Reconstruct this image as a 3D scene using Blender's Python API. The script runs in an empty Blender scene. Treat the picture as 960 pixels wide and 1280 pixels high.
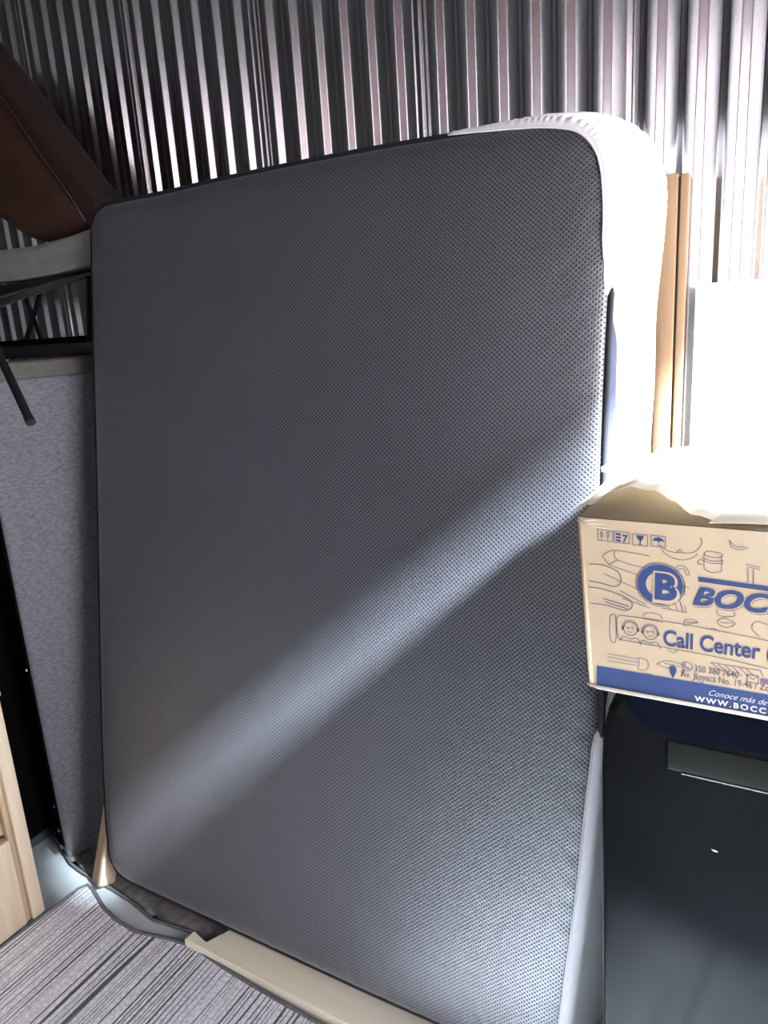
import bpy, bmesh, math, random
from mathutils import Vector, Matrix

random.seed(7)
S = bpy.context.scene
COL = S.collection

# ------------------------------------------------------------------ camera
FPX, H = 924.0, 1.6
PITCH, ROLL, YAW = map(math.radians, (14.5, 3.8, 30.5))
FW = Vector((-math.sin(YAW) * math.cos(PITCH), math.cos(YAW) * math.cos(PITCH), -math.sin(PITCH)))
R0 = Vector((math.cos(YAW), math.sin(YAW), 0))
U0 = R0.cross(FW)
UP = U0 * math.cos(ROLL) + R0 * math.sin(ROLL)
RT = R0 * math.cos(ROLL) - U0 * math.sin(ROLL)
EYE = Vector((0, 0, H))
cd = bpy.data.cameras.new('camera')
cd.sensor_fit = 'VERTICAL'; cd.sensor_height = 36.0; cd.sensor_width = 27.0
cd.lens = 36.0 * FPX / 1280.0; cd.clip_start = 0.05
cam = bpy.data.objects.new('camera', cd); COL.objects.link(cam)
m = Matrix((RT, UP, -FW)).transposed().to_4x4(); m.translation = EYE
cam.matrix_world = m
S.camera = cam


def ray(x, y):
    return (FW * FPX + RT * (x - 480) - UP * (y - 640)).normalized()


def aty(x, y, Y):
    d = ray(x, y); return EYE + d * (Y / d.y)


def atz(x, y, z):
    d = ray(x, y); return EYE + d * ((z - H) / d.z)


# ------------------------------------------------------------------ world, sun, exposure
S.view_settings.view_transform = 'Standard'
S.view_settings.look = 'None'
S.view_settings.gamma = 1.0
S.view_settings.use_curve_mapping = False
S.view_settings.exposure = 0.45
W = bpy.data.worlds.new('World'); S.world = W; W.use_nodes = True
bg = W.node_tree.nodes['Background']
bg.inputs['Color'].default_value = (0.87, 0.90, 1.0, 1)
bg.inputs['Strength'].default_value = 14.0
SUN = Vector((-1.0, 0.13, -0.9)).normalized()
sl = bpy.data.lights.new('sun', 'SUN'); sl.energy = 96.0; sl.angle = math.radians(6)
sl.color = (0.76, 0.87, 1.0)
so = bpy.data.objects.new('sun', sl); COL.objects.link(so)
so.rotation_euler = SUN.to_track_quat('-Z', 'Y').to_euler(); so.location = (6, -2, 6)
# openings of the shed, both in the right wall: a window in the corner and a doorway beside the viewer
XR, YF, XL, ZC = 0.55, -2.6, -3.15, 3.5
FGAP = (-1.6, 0.55, 1.30)              # x0 x1 z0 of the open gap over the front wall
WIN = (0.86, 1.70, 0.95, 2.256)       # y0 y1 z0 z1 in the right wall
DOOR = (0.25, 0.80, 0.0, 2.2)         # y0 y1 z0 z1 in the right wall, under the added sun-blocking roof


def portal(name, loc, rot, sx, sy):
    l = bpy.data.lights.new(name, 'AREA'); l.shape = 'RECTANGLE'; l.size = sx; l.size_y = sy
    l.cycles.is_portal = True
    o = bpy.data.objects.new(name, l); COL.objects.link(o); o.location = loc; o.rotation_euler = rot


portal('window_portal', (XR + .02, (WIN[0] + WIN[1]) / 2, (WIN[2] + WIN[3]) / 2), (0, math.radians(90), 0), WIN[3] - WIN[2], WIN[1] - WIN[0])
portal('door_portal', (XR + .02, (DOOR[0] + DOOR[1]) / 2, (DOOR[2] + DOOR[3]) / 2), (0, math.radians(90), 0), DOOR[3] - DOOR[2], DOOR[1] - DOOR[0])
portal('front_portal', ((FGAP[0] + FGAP[1]) / 2, YF - .02, (FGAP[2] + ZC) / 2), (math.radians(90), 0, 0), FGAP[1] - FGAP[0], ZC - FGAP[2])


# ------------------------------------------------------------------ helpers
def mat(name, col, rough=.6, metal=0.0, noise=0.0, nscale=8.0, stretch=(1, 1, 1), bump=0.0, bscale=60.0, spec=.5, sheen=0.0, col2=None):
    M = bpy.data.materials.new(name); M.use_nodes = True
    N = M.node_tree.nodes; L = M.node_tree.links
    b = N['Principled BSDF']
    b.inputs['Base Color'].default_value = (*col, 1); b.inputs['Roughness'].default_value = rough
    b.inputs['Metallic'].default_value = metal; b.inputs['Specular IOR Level'].default_value = spec
    b.inputs['Sheen Weight'].default_value = sheen
    if noise or bump:
        tc = N.new('ShaderNodeTexCoord'); mp = N.new('ShaderNodeMapping'); mp.inputs['Scale'].default_value = stretch
        L.new(tc.outputs['Object'], mp.inputs['Vector'])
    if noise:
        n = N.new('ShaderNodeTexNoise'); n.inputs['Scale'].default_value = nscale; n.inputs['Detail'].default_value = 6
        L.new(mp.outputs['Vector'], n.inputs['Vector'])
        cr = N.new('ShaderNodeValToRGB')
        c2 = col2 or tuple(c * (1 - noise) for c in col)
        cr.color_ramp.elements[0].position = .32; cr.color_ramp.elements[1].position = .68
        cr.color_ramp.elements[0].color = (*c2, 1); cr.color_ramp.elements[1].color = (*col, 1)
        L.new(n.outputs['Fac'], cr.inputs['Fac']); L.new(cr.outputs['Color'], b.inputs['Base Color'])
    if bump:
        n2 = N.new('ShaderNodeTexNoise'); n2.inputs['Scale'].default_value = bscale; n2.inputs['Detail'].default_value = 4
        L.new(mp.outputs['Vector'], n2.inputs['Vector'])
        bp = N.new('ShaderNodeBump'); bp.inputs['Strength'].default_value = bump; bp.inputs['Distance'].default_value = .002
        L.new(n2.outputs['Fac'], bp.inputs['Height']); L.new(bp.outputs['Normal'], b.inputs['Normal'])
    return M


def obj(name, bm, material, parent=None, smooth=False, mw=None):
    me = bpy.data.meshes.new(name)
    bmesh.ops.recalc_face_normals(bm, faces=bm.faces)
    bm.to_mesh(me); bm.free()
    me.materials.append(material)
    if smooth:
        for p in me.polygons: p.use_smooth = True
        if smooth != 'all':
            me.set_sharp_from_angle(angle=math.radians(smooth if smooth is not True else 40))
    o = bpy.data.objects.new(name, me); COL.objects.link(o)
    if parent: o.parent = parent
    if mw: o.matrix_local = mw
    return o


def tag(o, label=None, cat=None, group=None, kind=None):
    if label: o['label'] = label
    if cat: o['category'] = cat
    if group: o['group'] = group
    if kind: o['kind'] = kind
    return o


def empty(name, loc=(0, 0, 0), rot=(0, 0, 0)):
    o = bpy.data.objects.new(name, None); COL.objects.link(o); o.location = loc; o.rotation_euler = rot
    o.empty_display_size = .05
    return o


def box(bm, a, b, bev=0.0, seg=2):
    t = bmesh.new(); bmesh.ops.create_cube(t, size=1)
    a, b = Vector(a), Vector(b); c = (a + b) / 2; s = b - a
    for v in t.verts: v.co = Vector((v.co.x * s.x, v.co.y * s.y, v.co.z * s.z)) + c
    if bev: bmesh.ops.bevel(t, geom=t.edges[:], offset=bev, segments=seg, affect='EDGES', profile=.5)
    merge(bm, t); return bm


def merge(bm, t):
    me = bpy.data.meshes.new('tmp'); t.to_mesh(me); t.free(); bm.from_mesh(me); bpy.data.meshes.remove(me)


def boxo(name, a, b, material, parent=None, bev=0.003, seg=2, mw=None):
    return obj(name, box(bmesh.new(), a, b, bev, seg), material, parent, smooth=50 if bev else False, mw=mw)


def catmull(P, n, closed=False):
    P = [Vector(p) for p in P]; out = []
    m = len(P)
    segs = m if closed else m - 1
    for i in range(segs):
        g = (lambda k: P[k % m]) if closed else (lambda k: P[min(max(k, 0), m - 1)])
        p0, p1, p2, p3 = g(i - 1), g(i), g(i + 1), g(i + 2)
        for j in range(n):
            t = j / n
            out.append(.5 * ((2 * p1) + (p2 - p0) * t + (2 * p0 - 5 * p1 + 4 * p2 - p3) * t * t + (3 * p1 - p0 - 3 * p2 + p3) * t ** 3))
    if not closed: out.append(P[-1])
    return out


def resample(P, n, closed=False):
    Q = P + [P[0]] if closed else P
    d = [0]
    for i in range(1, len(Q)): d.append(d[-1] + (Q[i] - Q[i - 1]).length)
    out = []; k = 0; cnt = n if closed else n - 1
    for i in range(n):
        t = d[-1] * i / cnt
        while k < len(d) - 2 and d[k + 1] < t: k += 1
        f = (t - d[k]) / max(d[k + 1] - d[k], 1e-9)
        out.append(Q[k].lerp(Q[k + 1], min(max(f, 0), 1)))
    return out


def tube(bm, P, r, n=8, closed=False, cap=True):
    P = [Vector(p) for p in P]; m = len(P); rings = []
    for i, p in enumerate(P):
        if closed: t = P[(i + 1) % m] - P[i - 1]
        else: t = P[min(i + 1, m - 1)] - P[max(i - 1, 0)]
        t.normalize()
        a = t.orthogonal().normalized() if i == 0 else (pa - t * pa.dot(t)).normalized()
        pa = a; b = t.cross(a)
        rr = r[i] if isinstance(r, (list, tuple)) else r
        rings.append([bm.verts.new(p + (a * math.cos(2 * math.pi * k / n) + b * math.sin(2 * math.pi * k / n)) * rr) for k in range(n)])
    for i in range(m if closed else m - 1):
        A, B = rings[i], rings[(i + 1) % m]
        for k in range(n): bm.faces.new((A[k], A[(k + 1) % n], B[(k + 1) % n], B[k]))
    if cap and not closed:
        bm.faces.new(rings[0][::-1]); bm.faces.new(rings[-1])
    return bm


def grid(bm, rows, closed=False):
    V = [[bm.verts.new(p) for p in r] for r in rows]
    for i in range(len(V) - 1):
        n = len(V[i])
        for k in range(n if closed else n - 1):
            bm.faces.new((V[i][k], V[i][(k + 1) % n], V[i + 1][(k + 1) % n], V[i + 1][k]))
    return V


def slab_poly(name, pts, z0, z1, material, parent=None, bev=0.0):
    bm = bmesh.new()
    a = [bm.verts.new((p[0], p[1], z0)) for p in pts]; b = [bm.verts.new((p[0], p[1], z1)) for p in pts]
    bm.faces.new(a); bm.faces.new(b); n = len(pts)
    for i in range(n): bm.faces.new((a[i], a[(i + 1) % n], b[(i + 1) % n], b[i]))
    if bev: bmesh.ops.bevel(bm, geom=bm.edges[:], offset=bev, segments=2, affect='EDGES')
    return obj(name, bm, material, parent, smooth=40 if bev else False)


# ------------------------------------------------------------------ materials
M = {}
M['concrete'] = mat('concrete', (.62, .69, .70), .75, noise=.35, nscale=5, bump=.3, bscale=40)
M['dirt'] = mat('dirt', (.20, .18, .15), .95, noise=.4, nscale=2)
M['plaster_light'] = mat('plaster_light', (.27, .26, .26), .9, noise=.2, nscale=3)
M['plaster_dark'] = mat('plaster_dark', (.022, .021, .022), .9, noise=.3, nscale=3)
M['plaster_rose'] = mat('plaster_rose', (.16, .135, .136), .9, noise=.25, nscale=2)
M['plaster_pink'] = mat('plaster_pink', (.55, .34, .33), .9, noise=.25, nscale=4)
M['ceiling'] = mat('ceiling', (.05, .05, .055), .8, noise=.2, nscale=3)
M['timber_dark'] = mat('timber_dark', (.10, .07, .05), .8, noise=.4, nscale=10, stretch=(1, 1, .1))
M['pine'] = mat('pine', (.62, .50, .36), .55, noise=.22, nscale=9, stretch=(6, 6, .5), col2=(.52, .40, .27), bump=.12, bscale=50)
M['pine_x'] = mat('pine_x', (.93, .87, .69), .55, noise=.22, nscale=9, stretch=(.5, 6, 6), col2=(.88, .80, .60), bump=.12, bscale=50)
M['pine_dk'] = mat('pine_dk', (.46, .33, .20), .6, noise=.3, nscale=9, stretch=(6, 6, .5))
M['tan_wood'] = mat('tan_wood', (.31, .20, .11), .6, noise=.3, nscale=10, stretch=(8, 8, .4), col2=(.25, .155, .08))
M['glare_panel'] = mat('glare_panel', (.88, .88, .88), .6, noise=.04, nscale=3)
M['navy'] = mat('navy', (.018, .028, .075), .8, noise=.3, nscale=120, bump=.3, bscale=300, sheen=.2)
M['piping'] = mat('piping', (.006, .007, .012), .75, noise=.2, nscale=90)
M['sheet'] = mat('sheet', (.76, .735, .745), .9, noise=.03, nscale=5, bump=.12, bscale=200, sheen=.1)
M['grey_fabric'] = mat('grey_fabric', (.145, .143, .155), .95, noise=.45, nscale=70, stretch=(1, 1, 2.5), bump=.5, bscale=220, sheen=.2)
M['tan_fabric'] = mat('tan_fabric', (.085, .076, .064), .95, noise=.2, nscale=60, bump=.4, bscale=200)
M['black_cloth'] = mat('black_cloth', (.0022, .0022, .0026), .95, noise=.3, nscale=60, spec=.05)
M['black_metal'] = mat('black_metal', (.012, .012, .014), .35, noise=.2, nscale=20)
M['grey_metal'] = mat('grey_metal', (.05, .053, .055), .45, noise=.2, nscale=20)
M['staple'] = mat('staple', (.6, .6, .6), .35, metal=1, noise=.1)
M['leather'] = mat('leather', (.045, .019, .011), .38, noise=.4, nscale=9, bump=.25, bscale=160)
M['leather_dk'] = mat('leather_dk', (.022, .009, .007), .5, noise=.3, nscale=9, bump=.25, bscale=160)
M['seam'] = mat('seam', (.07, .035, .025), .6, noise=.2)
M['greige'] = mat('greige', (.18, .165, .145), .95, noise=.2, nscale=30, bump=.5, bscale=150, sheen=.2)
M['mat_brown'] = mat('mat_brown', (.44, .42, .395), .95, noise=.5, nscale=45, bump=.8, bscale=90)
M['black_gloss'] = mat('black_gloss', (.010, .011, .012), .14, noise=.3, nscale=6, spec=.035)
M['black_navy'] = mat('black_navy', (.004, .005, .011), .2, noise=.3, nscale=6, spec=.03)
M['black_smoke'] = mat('black_smoke', (.018, .020, .017), .22, noise=.3, nscale=6, spec=.09)
M['trim_chrome'] = mat('trim_chrome', (.22, .20, .19), .4, metal=1, noise=.1)
M['chip'] = mat('chip', (.75, .72, .68), .6, noise=.1)
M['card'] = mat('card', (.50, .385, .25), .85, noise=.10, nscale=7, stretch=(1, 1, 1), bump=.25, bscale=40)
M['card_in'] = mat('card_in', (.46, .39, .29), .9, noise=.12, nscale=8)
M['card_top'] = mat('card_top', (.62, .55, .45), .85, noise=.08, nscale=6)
M['print_blue'] = mat('print_blue', (.019, .046, .15), .7, noise=.12, nscale=40)
M['print_line'] = mat('print_line', (.125, .11, .15), .75, noise=.2, nscale=60)
M['print_white'] = mat('print_white', (.70, .68, .66), .75, noise=.1, nscale=60)
M['rug_edge'] = mat('rug_edge', (.16, .165, .17), .95, noise=.3, nscale=80)


def galv():
    Mt = bpy.data.materials.new('galvanised'); Mt.use_nodes = True
    N = Mt.node_tree.nodes; L = Mt.node_tree.links; b = N['Principled BSDF']
    b.inputs['Metallic'].default_value = 1
    tc = N.new('ShaderNodeTexCoord')
    v = N.new('ShaderNodeTexVoronoi'); v.inputs['Scale'].default_value = 190
    L.new(tc.outputs['Object'], v.inputs['Vector'])
    hs = N.new('ShaderNodeSeparateColor'); L.new(v.outputs['Color'], hs.inputs['Color'])
    cr = N.new('ShaderNodeValToRGB'); cr.color_ramp.elements[0].color = (.80, .81, .82, 1); cr.color_ramp.elements[1].color = (.90, .91, .93, 1)
    L.new(hs.outputs['Red'], cr.inputs['Fac']); L.new(cr.outputs['Color'], b.inputs['Base Color'])
    mr = N.new('ShaderNodeMapRange'); mr.inputs['To Min'].default_value = .20; mr.inputs['To Max'].default_value = .22
    L.new(hs.outputs['Green'], mr.inputs['Value']); L.new(mr.outputs['Result'], b.inputs['Roughness'])
    return Mt


M['galv'] = galv()


def perforated():
    """charcoal spacer fabric with a staggered lattice of small dark holes"""
    Mt = bpy.data.materials.new('perforated_fabric'); Mt.use_nodes = True
    N = Mt.node_tree.nodes; L = Mt.node_tree.links; b = N['Principled BSDF']
    b.inputs['Roughness'].default_value = .43; b.inputs['Sheen Weight'].default_value = .25; b.inputs['Sheen Roughness'].default_value = .4
    b.inputs['Specular IOR Level'].default_value = .5; b.inputs['IOR'].default_value = 2.05
    tc = N.new('ShaderNodeTexCoord'); sp = N.new('ShaderNodeSeparateXYZ'); L.new(tc.outputs['Object'], sp.inputs[0])

    def mth(op, a, c=None):
        n = N.new('ShaderNodeMath'); n.operation = op
        for i, q in enumerate((a, c)):
            if q is None: continue
            if isinstance(q, (int, float)): n.inputs[i].default_value = q
            else: L.new(q, n.inputs[i])
        return n.outputs[0]
    p = .0105

    def lattice(off):
        u = mth('SUBTRACT', mth('FRACT', mth('ADD', mth('DIVIDE', sp.outputs['X'], p), off)), .5)
        w = mth('SUBTRACT', mth('FRACT', mth('ADD', mth('DIVIDE', sp.outputs['Z'], p * .9), off)), .5)
        return mth('SQRT', mth('ADD', mth('MULTIPLY', u, u), mth('MULTIPLY', w, w)))
    d = mth('MINIMUM', lattice(0.0), lattice(0.5))
    mr = N.new('ShaderNodeMapRange'); mr.interpolation_type = 'SMOOTHSTEP'
    mr.inputs['From Min'].default_value = .13; mr.inputs['From Max'].default_value = .29
    L.new(d, mr.inputs['Value'])
    n = N.new('ShaderNodeTexNoise'); n.inputs['Scale'].default_value = 5; n.inputs['Detail'].default_value = 8; n.inputs['Roughness'].default_value = .7
    L.new(tc.outputs['Object'], n.inputs['Vector'])
    cr = N.new('ShaderNodeValToRGB')
    cr.color_ramp.elements[0].position = .3; cr.color_ramp.elements[1].position = .7
    cr.color_ramp.elements[0].color = (.047, .046, .053, 1); cr.color_ramp.elements[1].color = (.062, .061, .069, 1)
    L.new(n.outputs['Fac'], cr.inputs['Fac'])
    mx = N.new('ShaderNodeMix'); mx.data_type = 'RGBA'
    L.new(mr.outputs['Result'], mx.inputs[0]); mx.inputs[6].default_value = (.016, .016, .022, 1); L.new(cr.outputs['Color'], mx.inputs[7])
    L.new(mx.outputs[2], b.inputs['Base Color'])
    L.new(mth('ADD', mth('MULTIPLY', mr.outputs['Result'], .34), .16), b.inputs['Specular IOR Level'])
    bp = N.new('ShaderNodeBump'); bp.inputs['Strength'].default_value = .5; bp.inputs['Distance'].default_value = .001
    L.new(mr.outputs['Result'], bp.inputs['Height']); L.new(bp.outputs['Normal'], b.inputs['Normal'])
    return Mt


M['perf'] = perforated()


def rugmat():
    """ribbed grey rug: irregular dark furrows running along Y over a heathered pile"""
    Mt = bpy.data.materials.new('ribbed_rug'); Mt.use_nodes = True
    N = Mt.node_tree.nodes; L = Mt.node_tree.links; b = N['Principled BSDF']; b.inputs['Roughness'].default_value = .95
    tc = N.new('ShaderNodeTexCoord')

    def noise(scale, st, det=3):
        mp = N.new('ShaderNodeMapping'); mp.inputs['Scale'].default_value = st; L.new(tc.outputs['Object'], mp.inputs['Vector'])
        n = N.new('ShaderNodeTexNoise'); n.inputs['Scale'].default_value = scale; n.inputs['Detail'].default_value = det
        L.new(mp.outputs['Vector'], n.inputs['Vector']); return n.outputs['Fac']
    sp = N.new('ShaderNodeSeparateXYZ'); L.new(tc.outputs['Object'], sp.inputs[0])

    def mth(op, a, c=0.0):
        n = N.new('ShaderNodeMath'); n.operation = op
        for i, q in enumerate((a, c)):
            if isinstance(q, (int, float)): n.inputs[i].default_value = q
            else: L.new(q, n.inputs[i])
        return n.outputs[0]
    wob = noise(22, (1, .02, 1), 2)
    fr = mth('FRACT', mth('ADD', mth('DIVIDE', sp.outputs['X'], .0135), mth('MULTIPLY', wob, 5.0)))
    tri = mth('ABSOLUTE', mth('SUBTRACT', fr, .5))
    var = noise(60, (1, .03, 1), 1)
    ribs = mth('ADD', tri, mth('MULTIPLY', mth('SUBTRACT', var, .5), .45))
    cr = N.new('ShaderNodeValToRGB'); e = cr.color_ramp.elements
    e[0].position = .05; e[0].color = (.12, .12, .125, 1); e[1].position = .17; e[1].color = (.90, .895, .91, 1)
    L.new(ribs, cr.inputs['Fac'])
    h = noise(150, (1, .8, 1), 3)
    cr2 = N.new('ShaderNodeValToRGB'); e = cr2.color_ramp.elements
    e[0].position = .35; e[0].color = (.66, .66, .68, 1); e[1].position = .65; e[1].color = (1, 1, 1, 1)
    L.new(h, cr2.inputs['Fac'])
    mx = N.new('ShaderNodeMix'); mx.data_type = 'RGBA'; mx.blend_type = 'MULTIPLY'; mx.inputs[0].default_value = 1
    L.new(cr.outputs['Color'], mx.inputs[6]); L.new(cr2.outputs['Color'], mx.inputs[7])
    L.new(mx.outputs[2], b.inputs['Base Color'])
    bp = N.new('ShaderNodeBump'); bp.inputs['Strength'].default_value = .7; bp.inputs['Distance'].default_value = .004
    L.new(cr.outputs['Color'], bp.inputs['Height']); L.new(bp.outputs['Normal'], b.inputs['Normal'])
    return Mt


M['rug'] = rugmat()

# ------------------------------------------------------------------ the setting
def struct(o): o['kind'] = 'structure'; return o


struct(boxo('floor', (XL - .2, YF - .2, -.1), (XR + .2, 2.2, 0), M['concrete'], bev=0))
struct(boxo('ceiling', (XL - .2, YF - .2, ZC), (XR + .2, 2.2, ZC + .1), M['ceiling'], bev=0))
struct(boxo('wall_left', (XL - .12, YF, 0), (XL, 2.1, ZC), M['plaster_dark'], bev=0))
bm = bmesh.new()
box(bm, (XR, YF, 0), (XR + .12, DOOR[0], ZC)); box(bm, (XR, DOOR[0], DOOR[3]), (XR + .12, DOOR[1], ZC))
box(bm, (XR, DOOR[1], 0), (XR + .12, WIN[0], ZC)); box(bm, (XR, WIN[1], 0), (XR + .12, 2.1, ZC))
box(bm, (XR, WIN[0], 0), (XR + .12, WIN[1], WIN[2])); box(bm, (XR, WIN[0], WIN[3]), (XR + .12, WIN[1], ZC))
struct(obj('wall_right', bm, M['plaster_pink']))
bm = bmesh.new(); box(bm, (XL, YF - .12, 0), (XR + .12, YF, FGAP[2])); box(bm, (XL, YF - .12, FGAP[2]), (FGAP[0], YF, ZC))
struct(obj('wall_front', bm, M['plaster_light']))
struct(boxo('roof_sunblock', (XR + .12, -1.6, 2.28), (1.86, .90, 2.36), M['ceiling'], bev=0))  # unseen roof added to keep direct sun off the rug
struct(boxo('wall_reflector', (-5, -6.3, -.101), (6.0, -6.0, 6.2), M['plaster_rose'], bev=0))  # unseen wall added for the tint the metal ribs reflect
struct(boxo('ground', (-9, -14, -.22), (22, 16, -.101), M['dirt'], bev=0))
struct(boxo('trim_1', (XR - .02, WIN[0] - .05, WIN[2] - .05), (XR + .14, WIN[1] + .05, WIN[2]), M['timber_dark'], bev=.004))

# back wall: trapezoidal galvanised sheets screwed to rails
KW = .05; W0 = 1.79
wang = -math.atan(KW)
wall = struct(obj('wall_back', box(box(bmesh.new(), (-2.85, .03, .55), (1.45, .07, .65)), (-2.85, .03, 2.3), (1.45, .07, 2.4)), M['timber_dark']))
wall.location = (-.4, W0, 0); wall.rotation_euler = (0, 0, wang)


def on_wall(x, y):
    d = ray(x, y); p = EYE + d * ((W0 - .4 * KW) / (d.y + KW * d.x))
    return (p.x + .4) / math.cos(wang)


lap = [on_wall(x, 0) for x in (22, 155, 317, 523, 791)]
MOD = (lap[-1] - lap[0]) / 4
DEP = .0115; PER = .0792


def sheet_profile():
    pts = []   # (x, y) ; y negative is towards the room
    pts.append((-.014, -.0035)); pts.append((-.009, -.0012)); 
    for i in range(6):
        o = i * PER
        pts += [(o + .018, 0), (o + .032, -DEP), (o + .054, -DEP), (o + .070, 0)]
    pts += [(MOD - .004, 0), (MOD + .001, -.0015), (MOD + .003, -.0055), (MOD + .007, -.0055), (MOD + .009, -.002), (MOD + .0095, .0015)]
    return pts


def rounded(pts, r=.0025):
    out = [Vector((*pts[0], 0))]
    for i in range(1, len(pts) - 1):
        p0, p, p1 = Vector((*pts[i - 1], 0)), Vector((*pts[i], 0)), Vector((*pts[i + 1], 0))
        a = p + (p0 - p).normalized() * min(r, (p0 - p).length * .45); b = p + (p1 - p).normalized() * min(r, (p1 - p).length * .45)
        for t in (0, .5, 1): out.append(a.lerp(p, t).lerp(p.lerp(b, t), t))
    out.append(Vector((*pts[-1], 0))); return out


prof = rounded(sheet_profile())
bm = bmesh.new()
zs = [0.0, .8, 1.6, 2.4, ZC]
grid(bm, [[(p.x, p.y, z) for p in prof] for z in zs])
sh0 = obj('metal_sheet', bm, M['galv'], wall, smooth=75)
for k in range(-1, 7):
    o = sh0 if k == -1 else sh0.copy()
    if k >= 0: COL.objects.link(o); o.parent = wall
    o.location = (lap[0] + (k - 1) * MOD, random.uniform(-.0006, .0006) - .002 * (k % 2), 0)

# ------------------------------------------------------------------ rug and mat
rug_px = [(0, 1185), (60, 1140), (104, 1106), (112, 1106), (118, 1116), (128, 1133), (145, 1150), (170, 1165), (205, 1172), (240, 1182), (285, 1213), (330, 1240), (400, 1280)]
rp = [atz(x, y, .012) for x, y in rug_px]
far = [(p.x, p.y) for p in rp]
out = [(-1.832, -.9)] + far + [(-.6, 1.075), (-.38, 1.07), (-.30, .90), (-.26, -.9)]
dense = resample([Vector((*p, 0)) for p in out], 220, True)
rug = tag(empty('rug'), 'grey ribbed rug with narrow dark furrows on the concrete floor', 'rug')
slab_poly('pile', [(p.x, p.y) for p in dense], 0.0005, .012, M['rug'], rug)
bm = bmesh.new(); tube(bm, [Vector((p.x, p.y, .0085)) for p in dense], .0075, 6, closed=True)
obj('edge_binding', bm, M['rug_edge'], rug, smooth='all')

mt = tag(empty('floor_mat'), 'dark grey-brown rumpled mat on the floor under the mattress', 'mat')
edge_px = [(72, 1052), (88, 1080), (104, 1092), (140, 1112), (165, 1128), (190, 1150), (222, 1160), (240, 1166), (262, 1176), (300, 1196)]
fe = resample([atz(x, y, .004) for x, y in edge_px], 50)
bm = bmesh.new(); rows = []
for j in range(14):
    t = j / 13
    rows.append([Vector((p.x + .06 * t, min(p.y + .34 * t, 1.62), .004 + (.0 if j == 0 else .006 + .005 * math.sin(p.x * 31 + j * 1.7) + .003 * math.sin(j * 2.3 + p.x * 60)) * (1 if p.x < -1.42 else .6))) for p in fe])
grid(bm, rows)
bmesh.ops.solidify(bm, geom=bm.faces[:], thickness=.003)
obj('weave', bm, M['mat_brown'], mt, smooth='all')
bm = bmesh.new(); tube(bm, [p + Vector((0, 0, .002)) for p in fe], .0045, 6)
obj('hem', bm, M['rug_edge'], mt, smooth='all')

# ------------------------------------------------------------------ mattress
LEAN = math.atan(.16); CL = math.cos(LEAN); MX, MY, MZ = -1.02, 1.165, .03; T = .275
mroot = tag(empty('mattress', (MX, MY, MZ), (-LEAN, 0, 0)), 'large charcoal perforated-fabric mattress with navy sides leaning upright against the metal wall', 'mattress')
trace = [(-1.60, .062), (-1.2, .058), (-.85, .054), (-.65, .055), (-.45, .052), (-.385, .056), (-.36, .075), (-.352, .12), (-.343, .235), (-.32, .535), (-.311, .83),
         (-.322, 1.06), (-.33, 1.286), (-.333, 1.5), (-.332, 1.714), (-.336, 1.796), (-.345, 1.85), (-.361, 1.884), (-.380, 1.906), (-.406, 1.922), (-.45, 1.933), (-.497, 1.938),
         (-.594, 1.941), (-.867, 1.948), (-1.197, 1.948), (-1.457, 1.942), (-1.632, 1.942), (-1.67, 1.937), (-1.695, 1.923), (-1.710, 1.895), (-1.714, 1.86), (-1.719, 1.546),
         (-1.721, 1.219), (-1.732, .526), (-1.727, .235), (-1.717, .13), (-1.708, .103), (-1.69, .078), (-1.66, .066)]
OUT = resample(catmull([Vector((x - MX, 0, (z - MZ) / CL)) for x, z in trace], 8, True), 420, True)
NO = len(OUT)
NRM = []
for i in range(NO):
    t = (OUT[(i + 2) % NO] - OUT[i - 2]).normalized(); NRM.append(Vector((t.z, 0, -t.x)))
cen = Vector((0, 0, .96))
if (OUT[0] - cen).dot(NRM[0]) < 0: NRM = [-n for n in NRM]


def ring(inset, y, wr=0.0):
    r = []
    for i, p in enumerate(OUT):
        q = p + NRM[i] * (-inset)
        r.append(Vector((q.x, y + wr * (math.sin(i * 1.9) + .6 * math.sin(i * .73)), q.z)))
    return r


bm = bmesh.new()
rows = [ring(.000, .004), ring(.004, -.003, .0004), ring(.010, -.007, .0010), ring(.022, -.0115, .0011), ring(.040, -.015, .0006)]
for s, y in ((.91, -.017), (.82, -.019), (.65, -.021), (.4, -.022), (.15, -.0225)):
    rows.append([Vector((cen.x + (p.x - cen.x) * s, y, cen.z + (p.z - cen.z) * s)) for p in OUT])
V = grid(bm, rows, True); bm.faces.new(V[-1])
obj('front_panel', bm, M['perf'], mroot, smooth='all')
bm = bmesh.new()
rows = [ring(.006, .0), ring(-.002, .006), ring(-.008, .05), ring(-.010, T / 2), ring(-.006, T - .04), ring(.006, T - .012), ring(.03, T)]
V = grid(bm, rows, True)
obj('side_panel', bm, M['navy'], mroot, smooth='all')
bm = bmesh.new(); V = grid(bm, [ring(.028, T - .001), [Vector((cen.x + (p.x - cen.x) * .8, T + .008, cen.z + (p.z - cen.z) * .8)) for p in OUT]], True); bm.faces.new(V[-1])
obj('back_panel', bm, M['navy'], mroot, smooth='all')
bm = bmesh.new(); tube(bm, ring(-.003, .004), .0062, 8, closed=True)
obj('piping', bm, M['piping'], mroot, smooth='all')

# fitted sheet: pulled over the back, right side and top right corner
sroot = tag(empty('fitted_sheet', (MX, MY, MZ), (-LEAN, 0, 0)), 'white fitted sheet with gathered elastic hem stretched over the right side of the mattress', 'sheet')


def wz(p): return MZ + p.z * CL


def wx(p): return MX + p.x


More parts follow.
